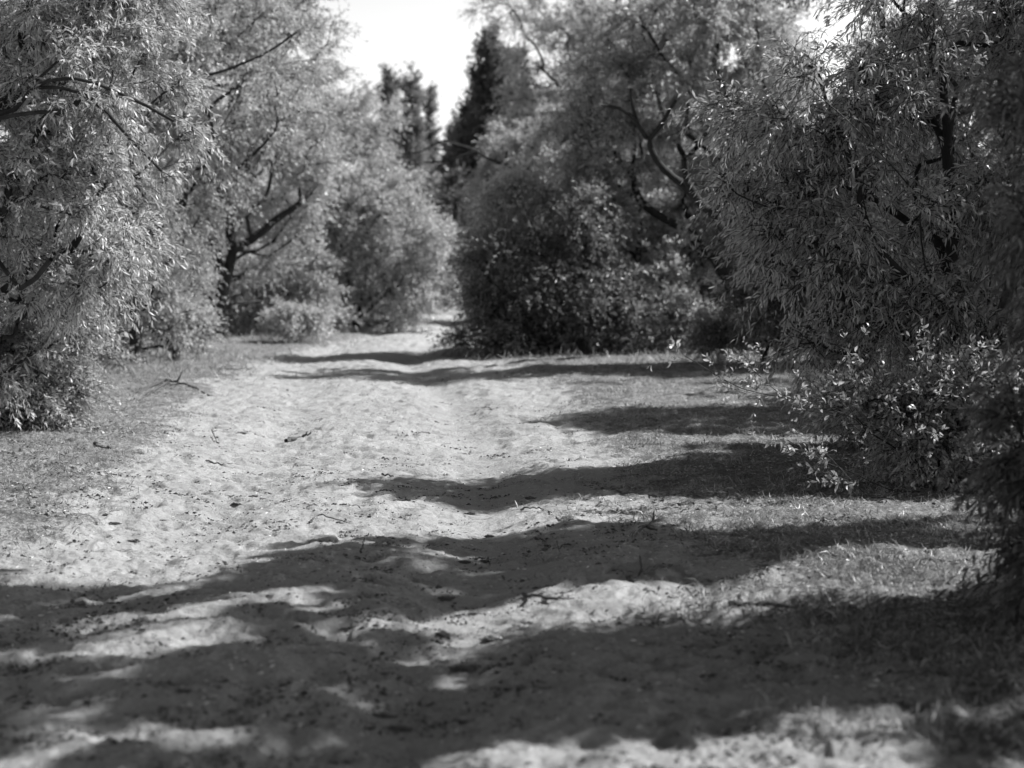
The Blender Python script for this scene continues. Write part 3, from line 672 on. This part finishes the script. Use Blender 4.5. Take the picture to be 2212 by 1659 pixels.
# ------------------------------------------------------------------ ground cover
def cover(name, label, n, seed, prob, mat, lmin, lmax, w, upz, flat=False, ymin=4.2, ymax=32, cat=None):
    rng = np.random.default_rng(seed)
    y = ymin * (ymax / ymin) ** (rng.random(n * 3) ** .9); x = (rng.random(n * 3) * 2 - 1) * (y * TANX * 1.25 + .3)
    pr = prob(x, y); m = rng.random(n * 3) < pr; x = x[m][:n]; y = y[m][:n]; k = len(x)
    B = np.stack([x, y, ground_z(x, y) - (.0 if flat else .004)], 1)
    D = rng.normal(size=(k, 3)) * np.array([1, 1, .15 if flat else .3]) + np.array([0, 0, 0 if flat else upz])
    if flat: D[:, 2] = np.abs(D[:, 2]) * .6; B[:, 2] += .004
    L = (lmin + (lmax - lmin) * rng.random(k) ** 2) 
    V, F = leaves_mesh(rng, B, D, L, w, .1, 'kite')
    o = mesh_np(name, V, F, mat); return tag(o, label, cat, kind='stuff')
def pgrass(x, y):
    s = sandiness(x, y); c = .8 * noise(x * 1.3, y * 1.1, 31) + .8 * noise(x * 5.1, y * 4.7, 32)
    return np.clip((1 - s) * 1.1 - .05, 0, 1) * sstep(-.45, .5, c)
cover('grass', 'short sparse grass on both verges', 170000, 81, pgrass, M_GRASS, .02, .075, .09, .9)
cover('leaf_litter', 'dry pale leaf litter scattered over the ground', 80000, 82, lambda x, y: .14 + .7 * (1 - sandiness(x, y)) * sstep(-.4, .4, noise(x * 2, y * 2, 33)), M_DRY, .008, .035, .22, 0, flat=True)
cover('weeds', 'dark low weeds creeping over the left verge', 45000, 83, lambda x, y: (1 - sandiness(x, y)) * sstep(.0, .35, noise(x * 1.1 + 5, y * .9, 34)) * (x < 0), M_DARK, .02, .055, .45, .35)
cover('trodden_crumbs', 'dark bark crumbs trodden into the sand', 45000, 84, lambda x, y: sandiness(x, y) * (.04 + sstep(.2, .55, noise(x * 4.7, y * 2.9, 35)) * sstep(-.4, .3, noise(x * .9, y * .9, 36))), M_CLOD, .004, .035, .3, .1, flat=True)

def tufts(name, label, n, seed, prob, mat, lmin, lmax, per, ymin, ymax):
    rng = np.random.default_rng(seed)
    y = ymin * (ymax / ymin) ** rng.random(n * 6); x = (rng.random(n * 6) * 2 - 1) * (y * TANX * 1.2 + .3)
    m = rng.random(n * 6) < prob(x, y); x = x[m][:n]; y = y[m][:n]; k = rng.integers(per // 3, per * 2, len(x))
    sz = np.repeat(.5 + rng.random(len(x)) ** 2, k)
    X = np.repeat(x, k) + rng.normal(size=k.sum()) * .035 * sz; Y = np.repeat(y, k) + rng.normal(size=k.sum()) * .035 * sz
    B = np.stack([X, Y, ground_z(X, Y) - .004], 1)
    D = rng.normal(size=(len(X), 3)) * np.array([.55, .55, .1]) + np.array([0, 0, .8])
    L = (lmin + (lmax - lmin) * rng.random(len(X))) * sz
    V, F = leaves_mesh(rng, B, D, L, .07, .35, 'kite')
    return tag(mesh_np(name, V, F, mat), label, kind='stuff')
def drifts(name, label, n, seed, mat):
    rng = np.random.default_rng(seed)
    y = 4.6 * (30 / 4.6) ** rng.random(n * 5); x = (rng.random(n * 5) * 2 - 1) * (y * TANX * 1.15 + .3)
    m = rng.random(n * 5) < .25 + .75 * sstep(-.1, .4, noise(x * 1.3, y * .9, seed)); x = x[m][:n]; y = y[m][:n]
    k = rng.integers(4, 34, len(x)); sz = np.repeat(.4 + rng.random(len(x)), k)
    X = np.repeat(x, k) + rng.normal(size=k.sum()) * .06 * sz; Y = np.repeat(y, k) + rng.normal(size=k.sum()) * .035 * sz
    B = np.stack([X, Y, ground_z(X, Y) + .003], 1); D = rng.normal(size=(len(X), 3)) * np.array([1, 1, .25]); D[:, 2] = np.abs(D[:, 2])
    V, F = leaves_mesh(rng, B, D, (.008 + .03 * rng.random(len(X)) ** 2) * (.5 + .5 * sz), .5, .1, 'kite')
    return tag(mesh_np(name, V, F, mat), label, kind='stuff')
drifts('bark_litter', 'little drifts of dark bark, dung and old leaves lying in the hollows', 1500, 88, M_CLOD)
tufts('grass_tufts', 'ragged tufts of grass and seedlings on the shaded right verge', 2600, 86, lambda x, y: np.clip(1.1 - sandiness(x, y), 0, 1) * (x > 0) * sstep(-.2, .3, noise(x * 1.2, y, 38)), M_GRASS, .03, .10, 22, 5.2, 34)
tufts('dry_grass_tufts', 'dry grass tufts creeping over the left verge', 900, 87, lambda x, y: np.clip(1.05 - sandiness(x, y), 0, 1) * (x < 0) * sstep(-.1, .3, noise(x * 1.2, y, 39)), M_MID, .025, .07, 18, 8, 34)
BS = np.array([a[3] for a, k in TREES if 10 < a[3][1] < 50])
def pfoot(x, y):
    d = np.full(x.shape, 9.)
    for b in BS: d = np.minimum(d, np.hypot((x - b[0]), (y - b[1]) * .8))
    return sstep(3.0, .5, d) * sstep(-.5, .4, noise(x * 2.3, y * 2, 37))
cover('undergrowth', 'tall grass and suckers round the feet of the trees', 60000, 85, pfoot, M_MID, .05, .3, .05, 1.1, ymin=20, ymax=60)
# ------------------------------------------------------------------ fallen sticks and clods
def ground_at(px, py):
    r = ray(px, py); t = -CAM_H / r[2]; x, y = r[0] * t, r[1] * t
    for _ in range(3):
        z = gz(x, y); t = (z - CAM_H) / r[2]; x, y = r[0] * t, r[1] * t
    return x, y
def stick(pts, r, label, seed, forks=(), name='stick', lift=.012, group='fallen sticks on the ground'):
    rng = np.random.default_rng(seed); W = []
    for q in pts:
        x, y = ground_at(q[0], q[1]); W.append([x, y, gz(x, y) + lift + (q[2] if len(q) > 2 else 0)])
    W = np.array(W); t = np.linspace(0, len(W) - 1, 4 * len(W)); ii = np.arange(len(W))
    Q = np.stack([np.interp(t, ii, W[:, a]) for a in range(3)], 1); Q[1:-1] += rng.normal(size=(len(Q) - 2, 3)) * r * .5
    c = Q.mean(0); root = empty(name, tuple(c)); tag(root, label, 'stick', group)
    tb = Tubes(); tb.sweep(Q - c, r * np.linspace(1.1, .45, len(Q)), 7); tb.build('stem', M_STICK, root)
    for f in forks:
        a = Q[int(f[0] * (len(Q) - 1))]; x, y = ground_at(f[1], f[2]); e = np.array([x, y, gz(x, y) + lift + f[3]])
        m = (a + e) / 2 + rng.normal(size=3) * r
        tb = Tubes(); tb.sweep(np.array([a, m, e]) - c, [r * .7, r * .5, r * .3], 5); tb.build('side_twig', M_STICK, root)
stick([(298, 850), (358, 826, .03), (400, 836, .02), (458, 850)], .022, 'forked fallen branch lying on the left verge', 1, [(.45, 300, 868, 0), (.55, 395, 836, .22)])
stick([(618, 955), (650, 948), (672, 938, .03)], .02, 'short thick stick in the middle of the left rut', 2)
stick([(205, 957), (222, 966), (240, 970)], .017, 'curved dark stick below the left edge shrub', 3)
stick([(445, 1000), (480, 1004), (502, 1004)], .008, 'thin straight stick on the left half of the track', 4)
stick([(458, 940, .04), (468, 955), (474, 964)], .006, 'tiny tilted twig left of the short thick stick', 5)
stick([(668, 1132), (690, 1120, .01), (750, 1130)], .006, 'pale bent straw above the left shadow edge', 6)
stick([(1125, 1114), (1135, 1105, .02), (1165, 1104, .015), (1192, 1107)], .007, 'hooked thin stick on the lit sand right of centre', 7)
stick([(1300, 1058), (1350, 1072, .01), (1425, 1078)], .012, 'long slim stick on the shaded right verge', 8)
stick([(1420, 912), (1405, 906), (1385, 914)], .012, 'short stick by the right verge shade stripe', 9)
stick([(1330, 1252), (1370, 1262), (1400, 1248, .03), (1452, 1226)], .016, 'crooked branch in the shade right of the right rut', 10, [(.5, 1382, 1218, .03)])
stick([(1370, 1170), (1392, 1160, .03), (1420, 1150, .02)], .013, 'small gnarled stick with an upright prong', 11, [(.7, 1412, 1138, .10)])
stick([(1575, 1310), (1640, 1312), (1735, 1312)], .018, 'dark straight branch half buried in the right verge', 12)
stick([(805, 1022), (830, 1028), (850, 1030)], .01, 'little stick at the tip of the middle shadow', 13)
stick([(1130, 1295), (1200, 1300), (1240, 1296)], .009, 'thin stick lying at the lower edge of the shade', 14)
stick([(780, 1205, .05), (783, 1196, .05), (788, 1190, .07)], .006, 'upright twig stub near the track centre', 15)

import bmesh
def clod(px, py, size, seed, label):
    rng = np.random.default_rng(seed); x, y = ground_at(px, py)
    bm = bmesh.new()
    size *= .62 if py < 1200 else .48; pa = rng.normal(size=6) * 3; st = 1.2 + rng.random()
    r = bmesh.ops.create_icosphere(bm, subdivisions=4, radius=1)
    for v in r['verts']:
        c = v.co; f = 1 + .35 * math.sin(c.x * 4 + pa[0]) * math.sin(c.y * 5 + pa[1]) + .2 * math.sin(c.z * 9 + pa[2] + c.x * 7) + .12 * math.sin(c.x * 15 + pa[3]) * math.sin(c.y * 14 + c.z * 11 + pa[4])
        v.co = Vector((c.x * size * f * st, c.y * size * f, c.z * size * f * .45))
    me = bpy.data.meshes.new('dirt_clod'); bm.to_mesh(me); bm.free()
    me.materials.append(M_CLOD); o = bpy.data.objects.new('dirt_clod', me); COL.objects.link(o)
    o.location = (x, y, gz(x, y) + size * .15); tag(o, label, 'clod', 'dark clods of dung and earth on the sand')
for i, c in enumerate([(232, 1112, .022, 'round dark clod alone at the left of the track'), (245, 1130, .03, 'dark crumbled clod just below the round one'), (352, 1133, .028, 'flat clod right of the crumbled pair on the left'),
        (510, 1090, .035, 'wide crumbled clod in the left rut'), (547, 1078, .026, 'clod just behind the wide one in the left rut'), (522, 940, .035, 'dark clod beyond the curved stick in the sun'),
        (1057, 1160, .03, 'knobbly clod at the upper edge of the right shade'), (1145, 1070, .035, 'clod beside the middle shadow'), (1017, 1112, .03, 'small clod on the lit right rut'),
        (1005, 1216, .045, 'large clod in the shade of the right rut'), (955, 1376, .05, 'dark clod on the lit patch near the camera'), (1065, 1382, .05, 'clod right of the lit patch near the camera'),
        (1005, 1448, .06, 'biggest clod low on the bright sand'), (830, 1548, .05, 'blurred clod in the foreground shade'), (862, 1578, .05, 'nearest blurred clod at the bottom centre'),
        (395, 1490, .03, 'blurred clod in the dappled left foreground'), (965, 1290, .05, 'low clod in the broad centre shade'), (915, 1030, .02, 'tiny clod above the middle shadow'), (290, 1170, .025, 'clod near the left shadow edge')]):
    clod(c[0], c[1], c[2], 100 + i, c[3])
